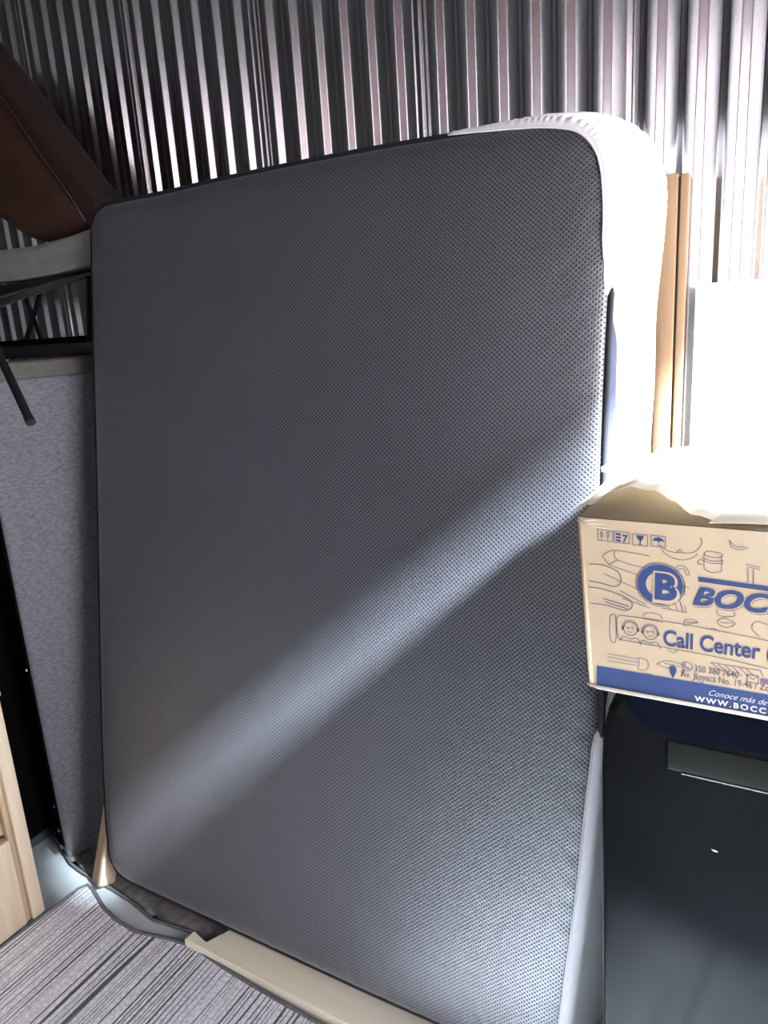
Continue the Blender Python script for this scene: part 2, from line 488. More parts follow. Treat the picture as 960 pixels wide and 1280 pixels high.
i0 = min(range(NO), key=lambda i: abs(wx(OUT[i]) + .92) + (10 if wz(OUT[i]) < 1.8 else 0))
i1 = min(range(NO), key=lambda i: abs(wx(OUT[i]) + .45) + (10 if wz(OUT[i]) > .3 else 0))
step = -1 if ((i0 - i1) % NO) < NO / 2 else 1
idx = [i0]
while idx[-1] != i1: idx.append((idx[-1] + step) % NO)


def sm(a, b, t):
    t = min(max((t - a) / (b - a), 0), 1); return t * t * (3 - 2 * t)


def lerp1(tab, t):
    if t <= tab[0][0]: return tab[0][1]
    for (a, va), (b, vb) in zip(tab, tab[1:]):
        if t <= b: return va + (vb - va) * sm(a, b, t)
    return tab[-1][1]


HEMZ = [(.05, -.004), (.60, -.004), (.76, .010), (.90, .045), (1.05, .07), (1.3, .085), (1.5, .055), (1.66, .012), (1.74, -.006), (2.0, -.006)]
NS = 1000
path = resample([OUT[i] for i in idx], NS); 
pn = []
for i in range(NS):
    t = (path[min(i + 3, NS - 1)] - path[max(i - 3, 0)]).normalized(); n = Vector((t.z, 0, -t.x))
    if n.dot(path[i] - cen) < 0: n = -n
    pn.append(n)
slen = [0]
for i in range(1, NS): slen.append(slen[-1] + (path[i] - path[i - 1]).length)
ic = max(range(NS), key=lambda i: path[i].x + path[i].z); sc = slen[ic]
cols = []
NV = 26
for i, p in enumerate(path):
    X, Z = wx(p), wz(p); s = slen[i]
    top = 1 - sm(-.86, -.62, X) if Z > 1.7 else 0
    hem = lerp1(HEMZ, Z) + top * (T - .02)
    ds = s - sc
    puff = .076 * math.exp(-((ds + .10) / .16) ** 2)
    ls = .30 + .70 * sm(-.68, -.42, X)
    gather = math.exp(-((ds + .02) / .22) ** 2)
    wl = 1 - sm(-.004, .05, hem)
    col = []
    LIP = ((-.013, -.0125), (-.004, -.0140), (.008, -.0085), (.0125, .004))
    hs = max(hem, .006)
    for j, (lo, ly) in enumerate(LIP):
        lo = .009 + (lo - .009) * ls; ly = .004 + (ly - .004) * (ls * .6 + .4)
        o = lo * wl + (.0085 + .001 * j) * (1 - wl); y = ly * wl + (hs + .003 * j) * (1 - wl)
        g = gather * .0030 * j / 3 * math.sin(s * 430 + 2.5 * math.sin(s * 55))
        q = p + pn[i] * (o + g); col.append(Vector((q.x, y, q.z)))
    y3 = col[-1].y
    for j in range(1, NV):
        v = j / (NV - 1)
        y = y3 + (T + .012 - y3) * min(v / .88, 1)
        o = .0125 + .030 * math.sin(math.pi * min(v, .9) * .62) * (1 - .6 * top) + puff * v ** 1.1
        if v > .72:
            w = (v - .72) / .28; o -= .07 * w ** 2.2
        o += gather * .0065 * (1 - v) ** 1.2 * math.sin(s * 430 + 2.5 * math.sin(s * 55))
        o += .002 * math.sin(s * 23 + v * 5) * v
        q = p + pn[i] * o; col.append(Vector((q.x, y, q.z)))
    # the sheet goes on over the back of the mattress
    q = p - pn[i] * .16; col.append(Vector((q.x, T + .014, q.z)))
    cols.append(col)
bm = bmesh.new(); grid(bm, cols)
so_ = obj('cloth', bm, M['sheet'], sroot, smooth='all')
bm = bmesh.new(); tube(bm, [c[0] for c in cols], .0022, 6)
obj('elastic_hem', bm, M['sheet'], sroot, smooth='all')

# ------------------------------------------------------------------ plank under the mattress
PT = .032
q = [atz(x, y, PT) for x, y in ((230, 1174), (243, 1163), (257, 1179), (279, 1167))]
slab_poly('pine_plank', [(q[0].x, q[0].y), (q[1].x, q[1].y), (q[2].x, q[2].y), (q[3].x, q[3].y), (q[3].x + .03, 1.235), (-.42, 1.235), (-.42, 1.078)], 0.001, PT, M['pine_x'], bev=.002)
tag(bpy.data.objects['pine_plank'], 'pale pine plank with a notched end lying flat along the mattress foot', 'plank')

# leaning pine post between bed base and mattress
pr = tag(empty('pine_post', (-1.765, 1.148, 0.0), (-math.radians(21), 0, math.radians(-4))), 'short pine post leaning back behind the lower corner of the mattress', 'post')
obj('shaft', box(bmesh.new(), (-.030, 0, .016), (.024, .045, .95), .003), M['pine'], pr, smooth=50)
bm = bmesh.new(); box(bm, (.010, -.012, .02), (.026, .0, .55), .002); obj('batten', bm, M['pine'], pr, smooth=50)

# ------------------------------------------------------------------ bed base on end
bx, by = -1.952, 1.191
bang = math.atan2(.93, .36)             # local x runs along the grey side
B = tag(empty('bed_base', (bx + .008, by, 0), (.016, 0, bang)), 'tall grey upholstered bed base stood on end beside the mattress', 'bed base')
BL, BW, BH = .36, .14, 1.51
bm = bmesh.new(); box(bm, (0.0, .012, .002), (BL, BW, BH), .012, 3); obj('upholstered_body', bm, M['grey_fabric'], B, smooth=50)
bm = bmesh.new(); box(bm, (.0, .010, BH - .004), (BL, BW, BH + .046), .010, 3); obj('top_band', bm, M['tan_fabric'], B, smooth=50)
bm = bmesh.new(); box(bm, (-.006, .022, .05), (.002, BW - .02, BH + .03), .001); obj('dust_cover', bm, M['black_cloth'], B)
bm = bmesh.new(); box(bm, (-.012, .03, .035), (-.002, BW - .04, .052), .002); obj('edge_strip', bm, M['grey_metal'], B)
for z in (.10, .19, .66, 1.16):
    st = boxo('staple', (-.0085, .028 + random.uniform(0, .012), z), (-.006, .036 + random.uniform(0, .01), z + .006), M['staple'], B, bev=0)

BP = tag(empty('dark_corner_board', (-2.22, 1.04, 0)), 'tall black board standing in for the dark corner behind the pine cabinet', 'board')  # black board built in for the darkness of the corner
boxo('dark_face', (-.10, 0, .03), (.10, .62, 1.552), M['black_cloth'], BP, .006)
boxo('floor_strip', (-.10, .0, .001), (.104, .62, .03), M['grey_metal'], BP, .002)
# ------------------------------------------------------------------ chairs piled on the bed base
def pad(name, px, Y0, Y1, material, parent, puff=.02, n=120):
    """cushion with a traced front outline at depth Y0, real thickness to Y1, rounded front"""
    P = resample(catmull([aty(x, y, Y0) for x, y in px], 8, True), n, True)
    c = sum(P, Vector()) / n
    bm = bmesh.new(); rows = []
    for s, y in ((.90, Y1), (.985, Y1 - .008), (1, Y1 - .03), (1, Y0 + .022), (.985, Y0 + .008), (.95, Y0), (.88, Y0 - puff * .45), (.7, Y0 - puff * .8), (.4, Y0 - puff)):
        rows.append([Vector((c.x + (p.x - c.x) * s, y, c.z + (p.z - c.z) * s)) for p in P])
    V = grid(bm, rows, True); bm.faces.new(V[0][::-1]); bm.faces.new(V[-1])
    return obj(name, bm, material, parent, smooth='all'), P


p0 = aty(40, 440, 1.52)
FC = tag(empty('fabric_chair', (0, 0, 0)), 'grey-beige upholstered chair with black metal legs lying on the bed base', 'chair')
pad('seat_cushion', [(-90, 322), (-40, 317), (0, 312), (40, 307), (80, 297), (112, 287), (125, 283), (128, 302), (126, 326), (112, 331), (60, 343), (0, 352), (-60, 358), (-95, 356), (-100, 338)], 1.49, 1.585, M['greige'], FC, .006)
bm = bmesh.new()
pts = [aty(x, y, 1.50) for x, y in ((-90, 362), (0, 357), (60, 347), (122, 334))]
low = [aty(x, y, 1.50) for x, y in ((-90, 380), (0, 370), (60, 352), (122, 338))]
rows = [[Vector((p.x, y, p.z)) for p in pp] for pp, y in ((pts, 1.50), (low, 1.50), (low, 1.575), (pts, 1.575), (pts, 1.50))]
grid(bm, rows); obj('seat_pan', bm, M['black_metal'], FC)


def bar(name, a, b, Y, w, material, parent, Yb=None, depth=None):
    A, Bq = aty(*a, Y), aty(*b, Yb or Y); t = (Bq - A).normalized(); nrm = t.cross(Vector((0, 1, 0))).normalized()
    d = Vector((0, depth or w, 0)); bm = bmesh.new()
    vs = []
    for p in (A, Bq):
        vs.append([bm.verts.new(p + nrm * (w / 2) * sx + d * sy) for sx, sy in ((-1, 0), (1, 0), (1, 1), (-1, 1))])
    bm.faces.new(vs[0][::-1]); bm.faces.new(vs[1])
    for k in range(4): bm.faces.new((vs[0][k], vs[0][(k + 1) % 4], vs[1][(k + 1) % 4], vs[1][k]))
    bmesh.ops.bevel(bm, geom=bm.edges[:], offset=w * .15, segments=2, affect='EDGES')
    return obj(name, bm, material, parent, smooth=50)


bar('frame_rail', (-60, 396), (12, 374), 1.50, .022, M['grey_metal'], FC)
bar('frame_rail', (8, 375), (119, 336), 1.50, .020, M['grey_metal'], FC)
bar('leg', (108, 340), (110, 426), 1.53, .013, M['black_metal'], FC)
bar('leg', (114, 345), (116, 426), 1.55, .006, M['grey_metal'], FC)
bar('cross_brace', (30, 372), (50, 426), 1.56, .012, M['black_metal'], FC, 1.60)
bar('cross_brace', (50, 362), (30, 426), 1.58, .012, M['black_metal'], FC, 1.56)
A = aty(-12, 420, 1.20); Bq = aty(38, 527, 1.12)
bm = bmesh.new(); tube(bm, [aty(-62, 352, 1.53), aty(-40, 366, 1.40), A, Bq], .0105, 12); obj('leg', bm, M['black_metal'], FC, smooth=40)
bm = bmesh.new(); d = (Bq - A).normalized(); tube(bm, [Bq - d * .012, Bq + d * .004], .0120, 12); obj('foot_cap', bm, M['black_metal'], FC, smooth=40)

bl = tag(empty('black_bar'), 'flat black bar lying along the top of the grey bed base', 'bar')
zt = BH + .046
a_, b_ = aty(-70, 440, 1.42), aty(121, 437, 1.56)
dirv = Vector((b_.x - a_.x, b_.y - a_.y, 0)); L_ = dirv.length
bl.location = (a_.x, a_.y, zt); bl.rotation_euler = (0, 0, math.atan2(dirv.y, dirv.x))
obj('beam', box(bmesh.new(), (0, 0, .001), (L_, .10, .040), .004), M['black_metal'], bl, smooth=50)
obj('upper_strip', box(bmesh.new(), (.01, .02, .040), (L_ - .04, .09, .058), .003), M['black_cloth'], bl, smooth=50)

LC = tag(empty('leather_chair'), 'brown leather chair upside down on top of the grey-beige chair', 'chair')
lp = [(-60, 20), (-20, 66), (0, 92), (40, 146), (80, 200), (114, 246), (132, 268), (126, 280), (104, 291), (76, 301), (50, 302), (26, 293), (0, 270), (-40, 240), (-90, 215), (-150, 190), (-190, 120), (-150, 40), (-100, 5)]
pad('seat_shell', lp, 1.50, 1.585, M['leather'], LC, .05)
bp_ = [(-62, 14), (-20, 62), (0, 88), (40, 142), (80, 196), (116, 243), (138, 268), (120, 284), (106, 278), (84, 246), (50, 200), (10, 138), (-20, 92), (-60, 44)]
pad('edge_band', bp_, 1.475, 1.575, M['leather_dk'], LC, .010)
bm = bmesh.new(); tube(bm, [aty(x, y, 1.459 + .00006 * abs(x - 40)) for x, y in ((-20, 94), (4, 124), (40, 178), (74, 226), (92, 252), (106, 276))], .0016, 6)
obj('seam', bm, M['seam'], LC, smooth='all')
for (a, b) in (((-30, 60), (6, -40)), ((-120, 30), (-140, -150)), ((-60, 40), (-40, -170)), ((-150, 60), (-200, -120))):
    bar('leg', a, b, 1.545, .022, M['black_metal'], LC, 1.52)

# ------------------------------------------------------------------ pine cabinet (left foreground)
PC = tag(empty('pine_cabinet', (-1.83, .0, 0)), 'low pale pine cabinet with a framed side standing at the edge of the rug', 'cabinet')
zc = .70
boxo('side_stile', (-.03, .978, .0125), (.008, 1.016, zc), M['pine'], PC, .003)
boxo('side_stile', (-.03, .42, .0125), (.008, .46, zc), M['pine'], PC, .003)
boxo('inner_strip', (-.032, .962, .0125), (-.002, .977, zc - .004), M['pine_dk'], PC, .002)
boxo('lower_panel', (-.03, .46, .0125), (.004, .9615, .288), M['pine'], PC, .003)
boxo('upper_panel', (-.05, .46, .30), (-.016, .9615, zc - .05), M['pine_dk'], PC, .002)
boxo('upper_batten', (-.03, .935, .335), (-.006, .953, zc - .05), M['pine'], PC, .002)
boxo('top_board', (-.45, .41, zc), (.012, 1.02, zc + .018), M['pine'], PC, .003)
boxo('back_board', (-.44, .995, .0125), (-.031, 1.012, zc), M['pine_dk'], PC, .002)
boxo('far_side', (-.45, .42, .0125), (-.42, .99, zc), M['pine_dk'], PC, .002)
boxo('front_board', (-.42, .42, .0125), (-.031, .44, zc), M['pine'], PC, .002)

# ------------------------------------------------------------------ timber and the panel standing in for the overexposed area by the wall
bd = tag(empty('grooved_timber', (0, 0, 0)), 'tan wooden timber with a vertical groove standing between the sheet and the overexposed area', 'timber')
y0 = 1.722
xa, xg0, xg1, xb = aty(827, 380, y0).x, aty(842.5, 380, y0).x, aty(845.5, 380, y0).x, aty(855.5, 380, y0).x
boxo('wide_board', (xa - .012, y0, .001), (xg0, y0 + .03, 1.852), M['tan_wood'], bd, .0025)
boxo('groove_strip', (xg0 - .001, y0 + .012, .001), (xg1 + .001, y0 + .03, 1.846), M['timber_dark'], bd, 0)
boxo('narrow_board', (xg1, y0 + .003, .001), (xb, y0 + .03, 1.85), M['tan_wood'], bd, .0025)

wp = tag(empty('glare_panel', (-.24, 1.735, 0), (0, 0, wang)), 'white panel standing in for the overexposed area behind the cardboard box', 'panel')  # white board built in place of the overexposed area beside the timber
xp = aty(868, 400, 1.735).x + .24
boxo('board', (xp, 0, .001), (.70, .014, 1.628), M['glare_panel'], wp, .002)
boxo('edge_lip', (xp, -.004, 1.622), (.70, .015, 1.632), M['glare_panel'], wp, .002)

# ------------------------------------------------------------------ black refrigerator
FY = .97; FX0, FX1 = -.229, .33; FZ = 1.082
FR = tag(empty('mini_fridge', (0, 0, 0)), 'black glossy mini fridge with a scooped grip under the cardboard box', 'fridge')
boxo('cabinet', (FX0 + .012, FY + .045, .02), (FX1 - .006, 1.50, FZ), M['black_gloss'], FR, .01)


def doorprof():
    # front outline in X/Z: rounded upper corners
    pts = [(FX0 + .012, .06), (FX0 + .006, .3), (FX0, .75), (FX0 - .003, .94), (FX0 - .0015, 1.0), (FX0 + .006, 1.04), (FX0 + .016, 1.066), (FX0 + .03, 1.078), (FX0 + .06, 1.08)]
    mir = [(FX0 + FX1 - x, z) for x, z in pts[::-1]]
    return pts + mir


bm = bmesh.new(); pf = doorprof(); rows = []
cx = (FX0 + FX1) / 2
for ins, y in ((0, FY + .04), (0, FY + .012), (.003, FY + .005), (.010, FY)):
    rows.append([Vector((x + (ins if x < cx else -ins), y, z - (ins if z > 1 else -ins if z < .1 else 0))) for x, z in pf])
V = grid(bm, rows, True); bm.faces.new(V[-1]); bm.faces.new(V[0][::-1])
obj('door', bm, M['black_gloss'], FR, smooth=45)
g0 = [aty(x, y, FY) for x, y in ((786, 872), (792, 892), (812, 912), (850, 925), (905, 936), (960, 946))]
gz = [p.z for p in g0]
low = catmull([Vector((p.x, 0, p.z)) for p in g0] + [Vector((.10, 0, g0[-1].z + .001)), Vector((.25, 0, g0[-1].z + .01)), Vector((.295, 0, 1.03)), Vector((.30, 0, 1.065))], 6)
bm = bmesh.new(); rows = [[Vector((p.x, FY - .0025, 1.070)) for p in low], [Vector((p.x, FY - .0025, min(p.z + .004, 1.069))) for p in low], [Vector((p.x, FY + .001, min(p.z, 1.068))) for p in low]]
grid(bm, rows); obj('grip_recess', bm, M['black_navy'], FR, smooth=40)
c0 = [aty(x, y, FY) for x, y in ((826, 922), (834, 962), (856, 963), (905, 975), (960, 990))]
zl = c0[4].z
bm = bmesh.new(); box(bm, (aty(834, 960, FY).x, FY - .003, zl + .002), (.26, FY + .002, zl + .046), .0015); obj('smoked_strip', bm, M['black_smoke'], FR, smooth=45)
bm = bmesh.new(); box(bm, (aty(852, 962, FY).x, FY - .004, zl - .0008), (.26, FY + .002, zl + .0018), .0006); obj('trim_line', bm, M['trim_chrome'], FR, smooth=45)
a = aty(893, 1063, FY)
bm = bmesh.new(); tube(bm, [a + Vector((-.004, -.0006, .001)), a + Vector((0, -.0008, 0)), a + Vector((.0045, -.0006, -.0006))], [.0004, .0013, .0005], 6); obj('paint_chip', bm, M['chip'], FR)
for x in (FX0 + .05, FX1 - .05):
    for y in (1.05, 1.45): boxo('foot', (x - .02, y - .02, 0), (x + .02, y + .02, .022), M['black_metal'], FR, .003)

# ------------------------------------------------------------------ cardboard box
BY = .95; BZ0, BZ1 = 1.084, 1.329; BXR = .235; BYB = 1.40
BX = tag(empty('cardboard_box', (0, 0, 0)), 'open cardboard carton printed with blue lettering on top of the black fridge', 'box')
bm = bmesh.new()


def wallpanel(name, a0, a1, b0, b1, th, material):
    """four corners (bottom a0->a1, top b0->b1), thickness vector th, slightly bowed"""
    bm = bmesh.new(); n = 12; rows0 = []
    for j in range(n + 1):
        t = j / n; A = Vector(a0).lerp(Vector(b0), t); Bv = Vector(a1).lerp(Vector(b1), t); r = []
        for i in range(n + 1):
            s = i / n; r.append(A.lerp(Bv, s))
        rows0.append(r)
    V0 = grid(bm, rows0); V1 = grid(bm, [[p + Vector(th) for p in r] for r in rows0])
    loop0 = V0[0] + [r[-1] for r in V0[1:]] + V0[-1][-2::-1] + [r[0] for r in V0[-2:0:-1]]
    loop1 = V1[0] + [r[-1] for r in V1[1:]] + V1[-1][-2::-1] + [r[0] for r in V1[-2:0:-1]]
    for k in range(len(loop0)):
        bm.faces.new((loop0[k], loop0[(k + 1) % len(loop0)], loop1[(k + 1) % len(loop1)], loop1[k]))
    return obj(name, bm, material, BX)


xl0, xl1 = -.242, -.260
wallpanel('front_wall', (xl0, BY, BZ0), (BXR, BY, BZ0), (xl1, BY, BZ1), (BXR + .004, BY, BZ1 - .003), (0, .005, 0), M['card'])
wallpanel('back_wall', (xl0, BYB, BZ0), (BXR, BYB, BZ0), (xl1, BYB, BZ1), (BXR, BYB, BZ1), (0, -.005, 0), M['card'])
wallpanel('side_wall', (xl0, BY + .005, BZ0), (xl0, BYB - .005, BZ0), (xl1, BY + .005, BZ1), (xl1, BYB - .005, BZ1), (.005, 0, 0), M['card'])
wallpanel('side_wall', (BXR, BY + .005, BZ0), (BXR, BYB - .005, BZ0), (BXR, BY + .005, BZ1), (BXR, BYB - .005, BZ1), (-.005, 0, 0), M['card'])
boxo('bottom', (xl0 + .004, BY + .005, BZ0 + .0005), (BXR - .005, BYB - .005, BZ0 + .006), M['card'], BX, 0)
# rounded corner crease on the left of the front
bm = bmesh.new(); tube(bm, [Vector((xl0 + .002, BY + .003, BZ0)), Vector((xl1 + .002, BY + .003, BZ1))], .0042, 8); obj('corner_fold', bm, M['card'], BX, smooth='all')
bm = bmesh.new(); tube(bm, [Vector((xl0 - .004, BY + .002, BZ0 + .004)), Vector((xl0 + .012, BY - .001, BZ0 + .001)), Vector((BXR, BY - .0005, BZ0 + .0015))], .0028, 8); obj('bottom_fold', bm, M['card_top'], BX, smooth='all')
# inner flap, lying level just below the rim
bm = bmesh.new(); rows = []
for j in range(11):
    t = j / 10
    rows.append([Vector((xl1 + .004 + (BXR - xl1 - .006) * s / 24, BY + .001 + (BYB - BY - .004) * t, BZ1 + .001 + .006 * math.sin(math.pi * t) * math.sin(s * .4) ** 2 + .003 * t)) for s in range(25)])
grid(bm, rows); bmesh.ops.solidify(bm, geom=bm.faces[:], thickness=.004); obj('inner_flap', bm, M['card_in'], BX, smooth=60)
# warped outer flap: its front edge arches up, then drops to a torn corner
LIFT = [(-.268, .004), (-.245, .016), (-.215, .036), (-.19, .045), (-.165, .042), (-.14, .028), (-.115, .013), (-.093, .006)]
bm = bmesh.new(); rows = []
for j in range(15):
    t = j / 14; r = []
    for s in range(33):
        u = s / 32; xr = -.093 + .05 * t
        x = -.268 + (xr + .268) * u + (.006 * t)
        z = BZ1 + .003 + lerp1(LIFT, -.268 + .175 * u) * (1 - .45 * t) + .010 * t + .0015 * math.sin(u * 21) * (1 - t)
        r.append(Vector((x, BY - .006 + .002 * math.sin(u * 9) + (.36) * t, z)))
    rows.append(r)
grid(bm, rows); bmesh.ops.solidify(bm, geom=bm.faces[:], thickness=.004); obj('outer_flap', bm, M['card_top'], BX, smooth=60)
# second outer flap to the right, folded flat
bm = bmesh.new(); rows = []
for j in range(9):
    t = j / 8
    rows.append([Vector((-.099 + .05 * t + (BXR + .099 - .05 * t) * s / 16, BY - .003 + .44 * t, BZ1 + .005 + .016 * math.sin(math.pi * t * .6) + .004 * math.sin(s * .5))) for s in range(17)])
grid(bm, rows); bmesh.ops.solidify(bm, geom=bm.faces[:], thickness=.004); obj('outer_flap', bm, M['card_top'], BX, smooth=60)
# frayed paper at the corner and a bit of loose clear tape
bm = bmesh.new()
for k in range(3):
    a = Vector((xl1 + .001 * k, BY - .002, BZ1 - .004)); tube(bm, [a, a + Vector((.010 + .006 * k, -.004, .002 - .004 * k)), a + Vector((.03 + .008 * k, -.002, .004 - .006 * k))], [.0015, .0009, .0002], 5)
obj('frayed_edge', bm, M['card_top'], BX, smooth='all')
tape = bpy.data.materials.new('clear_tape'); tape.use_nodes = True
tb = tape.node_tree.nodes['Principled BSDF']; tb.inputs['Base Color'].default_value = (.75, .9, .9, 1); tb.inputs['Roughness'].default_value = .12; tb.inputs['Alpha'].default_value = .07
tn = tape.node_tree.nodes.new('ShaderNodeTexNoise'); tn.inputs['Scale'].default_value = 30
tr = tape.node_tree.nodes.new('ShaderNodeMapRange'); tr.inputs['To Min'].default_value = .05; tr.inputs['To Max'].default_value = .3
tape.node_tree.links.new(tn.outputs['Fac'], tr.inputs['Value']); tape.node_tree.links.new(tr.outputs['Result'], tb.inputs['Roughness'])
bm = bmesh.new()
tq = [aty(x, y, 1.30) for x, y in ((751, 584), (766, 577), (768, 594), (752, 590))]
tq = [p + Vector((0, dy, 0)) for p, dy in zip(tq, (0, .03, .03, 0))]
vs = [bm.verts.new(p) for p in tq]; bm.faces.new(vs); bmesh.ops.subdivide_edges(bm, edges=bm.edges[:], cuts=3, use_grid_fill=True)
bmesh.ops.solidify(bm, geom=bm.faces[:], thickness=.0004)
tag(obj('tape_scrap', bm, tape), 'scrap of clear tape stuck to the mattress edge behind the cardboard box', 'tape')
bm = bmesh.new(); rows = []
for j in range(6): rows.append([Vector((x, BY - .0012, BZ1 - .05 + .046 * j / 5 + (.012 * (x + .06) / .03))) for x in (-.060, -.045, -.030, .02)])
grid(bm, rows); obj('packing_tape', bm, tape, BX)

# ---- print on the carton front
YP = BY - .0006


def bp2(x, y): return aty(x, y, YP)


def ribbon(bm, px, w=.0009, n=5, raw=False):
    P = [bp2(*q) for q in px] if not raw else px
    P = catmull(P, n) if len(P) > 2 else P
    Lf, Rf = [], []
    for i, p in enumerate(P):
        t = (P[min(i + 1, len(P) - 1)] - P[max(i - 1, 0)]).normalized(); nn = Vector((-t.z, 0, t.x)) * w / 2
        Lf.append(bm.verts.new(p + nn)); Rf.append(bm.verts.new(p - nn))
    for i in range(len(P) - 1): bm.faces.new((Lf[i], Rf[i], Rf[i + 1], Lf[i + 1]))


def disc(bm, c, rx, rz, n=28, w=None, y=YP, a0=0, a1=360, tilt=0.0):
    ct, st = math.cos(tilt), math.sin(tilt)

    def P(a, f): 
        X, Z = rx * f * math.cos(a), rz * f * math.sin(a); return Vector((c.x + X * ct - Z * st, y, c.z + X * st + Z * ct))
    A = [math.radians(a0 + (a1 - a0) * k / n) for k in range(n + 1)]
    if w is None:
        bm.faces.new([bm.verts.new(P(a, 1)) for a in A[:-1]])
    else:
        o = [bm.verts.new(P(a, 1)) for a in A]; i = [bm.verts.new(P(a, 1 - w / rx)) for a in A]
        for k in range(n): bm.faces.new((o[k], o[k + 1], i[k + 1], i[k]))


def poly(bm, px, y=YP):
    bm.faces.new([bm.verts.new(aty(a, b, y)) for a, b in px])


def text(name, s, left, width=None, cap=None, material=None, bold=0.0, shear=0.0, y=YP, parent=BX, space=1.0):
    """lettering with its baseline start at pixel `left`; cap height and width in metres"""
    c = bpy.data.curves.new(name, 'FONT'); c.body = s; c.size = 1; c.offset = bold; c.shear = shear; c.fill_mode = 'FRONT'; c.resolution_u = 4; c.space_character = space
    t = bpy.data.objects.new(name, c); COL.objects.link(t)
    dg = bpy.context.evaluated_depsgraph_get(); me = bpy.data.meshes.new_from_object(t.evaluated_get(dg))
    COL.objects.unlink(t); bpy.data.objects.remove(t)
    xs = [v.co.x for v in me.vertices]; x0, x1 = min(xs), max(xs)
    p = aty(*left, y); k = cap / .70; kx = k if width is None else width / (x1 - x0)
    for v in me.vertices:
        X, Z = (v.co.x - x0) * kx, v.co.y * k; v.co = Vector((p.x + X, y, p.z + Z))
    me.materials.clear(); me.materials.append(material)
    o = bpy.data.objects.new(name, me); COL.objects.link(o); o.parent = parent
    return o


def dpx(a, b): return (bp2(*a) - bp2(*b)).length


# blue footer band with white lettering
zb0, zb1 = bp2(748, 857).z, bp2(745, 832).z
bm = bmesh.new(); xq = bp2(746, 845).x
f = [(xq, zb0), (BXR - .01, zb0), (BXR - .01, zb1), (xq, zb1)]
bm.faces.new([bm.verts.new(Vector((x, YP, z))) for x, z in f]); obj('footer_band', bm, M['print_blue'], BX)
text('web_address', 'WWW.BOCCH', (868, 876), dpx((868, 876), (968, 896)), dpx((868, 876), (868, 869.5)), M['print_white'], .03, 0, YP - .0003, space=1.35)
text('slogan', 'Conoce más de nu', (886, 869), dpx((886, 869), (975, 886)), dpx((886, 869), (886, 862)), M['print_white'], -.008, .45, YP - .0003)
# call centre frame
bm = bmesh.new()
ribbon(bm, [(1010, 815), (960, 801), (900, 789), (840, 778), (776, 769)], .0011); ribbon(bm, [(776, 769), (772, 771), (771, 780), (773, 797), (778, 800)], .0011); ribbon(bm, [(778, 800), (840, 811), (900, 822), (960, 836), (1010, 847)], .0011)
obj('call_frame', bm, M['print_line'], BX)
text('call_lettering', 'Call Center (', (829, 806), dpx((829, 806), (966, 832)), dpx((829, 806), (829, 787)), M['print_blue'], .022)
# two operator faces with headsets
for n_, (cx_, cy_) in enumerate(((788, 786), (813, 791))):
    bm = bmesh.new(); c = bp2(cx_, cy_); r = .0095
    disc(bm, c, r, r * 1.08, w=.0011); disc(bm, c + Vector((0, 0, .0015)), r * 1.12, r * 1.15, w=.0009, a0=10, a1=170)
    for sx in (-1, 1):
        disc(bm, c + Vector((sx * r * 1.05, 0, .0)), .0018, .003); disc(bm, c + Vector((sx * .0035, 0, .0005)), .0009, .0011)
    disc(bm, c + Vector((0, 0, -.002)), .004, .0035, w=.0008, a0=205, a1=335)
    disc(bm, c + Vector((-.002, 0, .006)), .007, .005, w=.0009, a0=200, a1=340)
    ribbon(bm, [c + Vector((-.013, 0, -.0195)), c + Vector((-.009, 0, -.0125)), c + Vector((0, 0, -.0145)), c + Vector((.009, 0, -.0125)), c + Vector((.014, 0, -.021))], .0011, raw=True)
    obj('operator_drawing', bm, M['print_line'], BX)
# contact lines
text('phone_lettering', '350 380 7640', (868, 839), dpx((868, 839), (923, 848)), dpx((868, 839), (868, 831)), M['print_line'], .008)
text('address_lettering', 'Av. Boyacá No. 19-46 / Zona', (851, 846), dpx((851, 846), (972, 867)), dpx((851, 846), (851, 838)), M['print_line'], .008)
bm = bmesh.new(); c = bp2(859, 833); disc(bm, c, .0068, .0066, w=.0011); ribbon(bm, [(855, 830), (857, 834), (862, 836)], .0018); ribbon(bm, [(853, 837), (852, 841), (856, 839)], .001); obj('phone_icon', bm, M['print_line'], BX)
bm = bmesh.new(); poly(bm, [(841, 848), (837.4, 841), (836.8, 836), (838.5, 833), (841.5, 832), (844.6, 833.8), (845.8, 837.5), (844.6, 842)]); disc(bm, bp2(841.2, 837.2), .0016, .0016, y=YP - .0003); obj('pin_icon', bm, M['print_blue'], BX)
bm = bmesh.new(); ribbon(bm, [(934, 843), (948, 845)], .0009); ribbon(bm, [(948, 845), (948, 855)], .0009); ribbon(bm, [(948, 855), (934, 852)], .0009); ribbon(bm, [(934, 852), (934, 843)], .0009); ribbon(bm, [(934, 843), (941, 850), (948, 845)], .0009, 1)
poly(bm, [(951, 848), (972, 852), (972, 858), (951, 854)]); obj('envelope_icon', bm, M['print_line'], BX)
# round emblem with the letter B
c = bp2(825, 731)
bm = bmesh.new(); disc(bm, c, .0305, .0300, 48, w=.0012); obj('emblem_ring', bm, M['print_line'], BX)
bm = bmesh.new(); disc(bm, c, .0280, .0275, 48, w=.0105); obj('emblem_disc', bm, M['print_blue'], BX)
text('emblem_halo', 'B', (815.5, 749.5), .0335, .0370, M['card'], .075, 0, YP - .0002)
text('emblem_letter', 'B', (818, 747), .0275, .0330, M['print_blue'], .05, 0, YP - .0004)
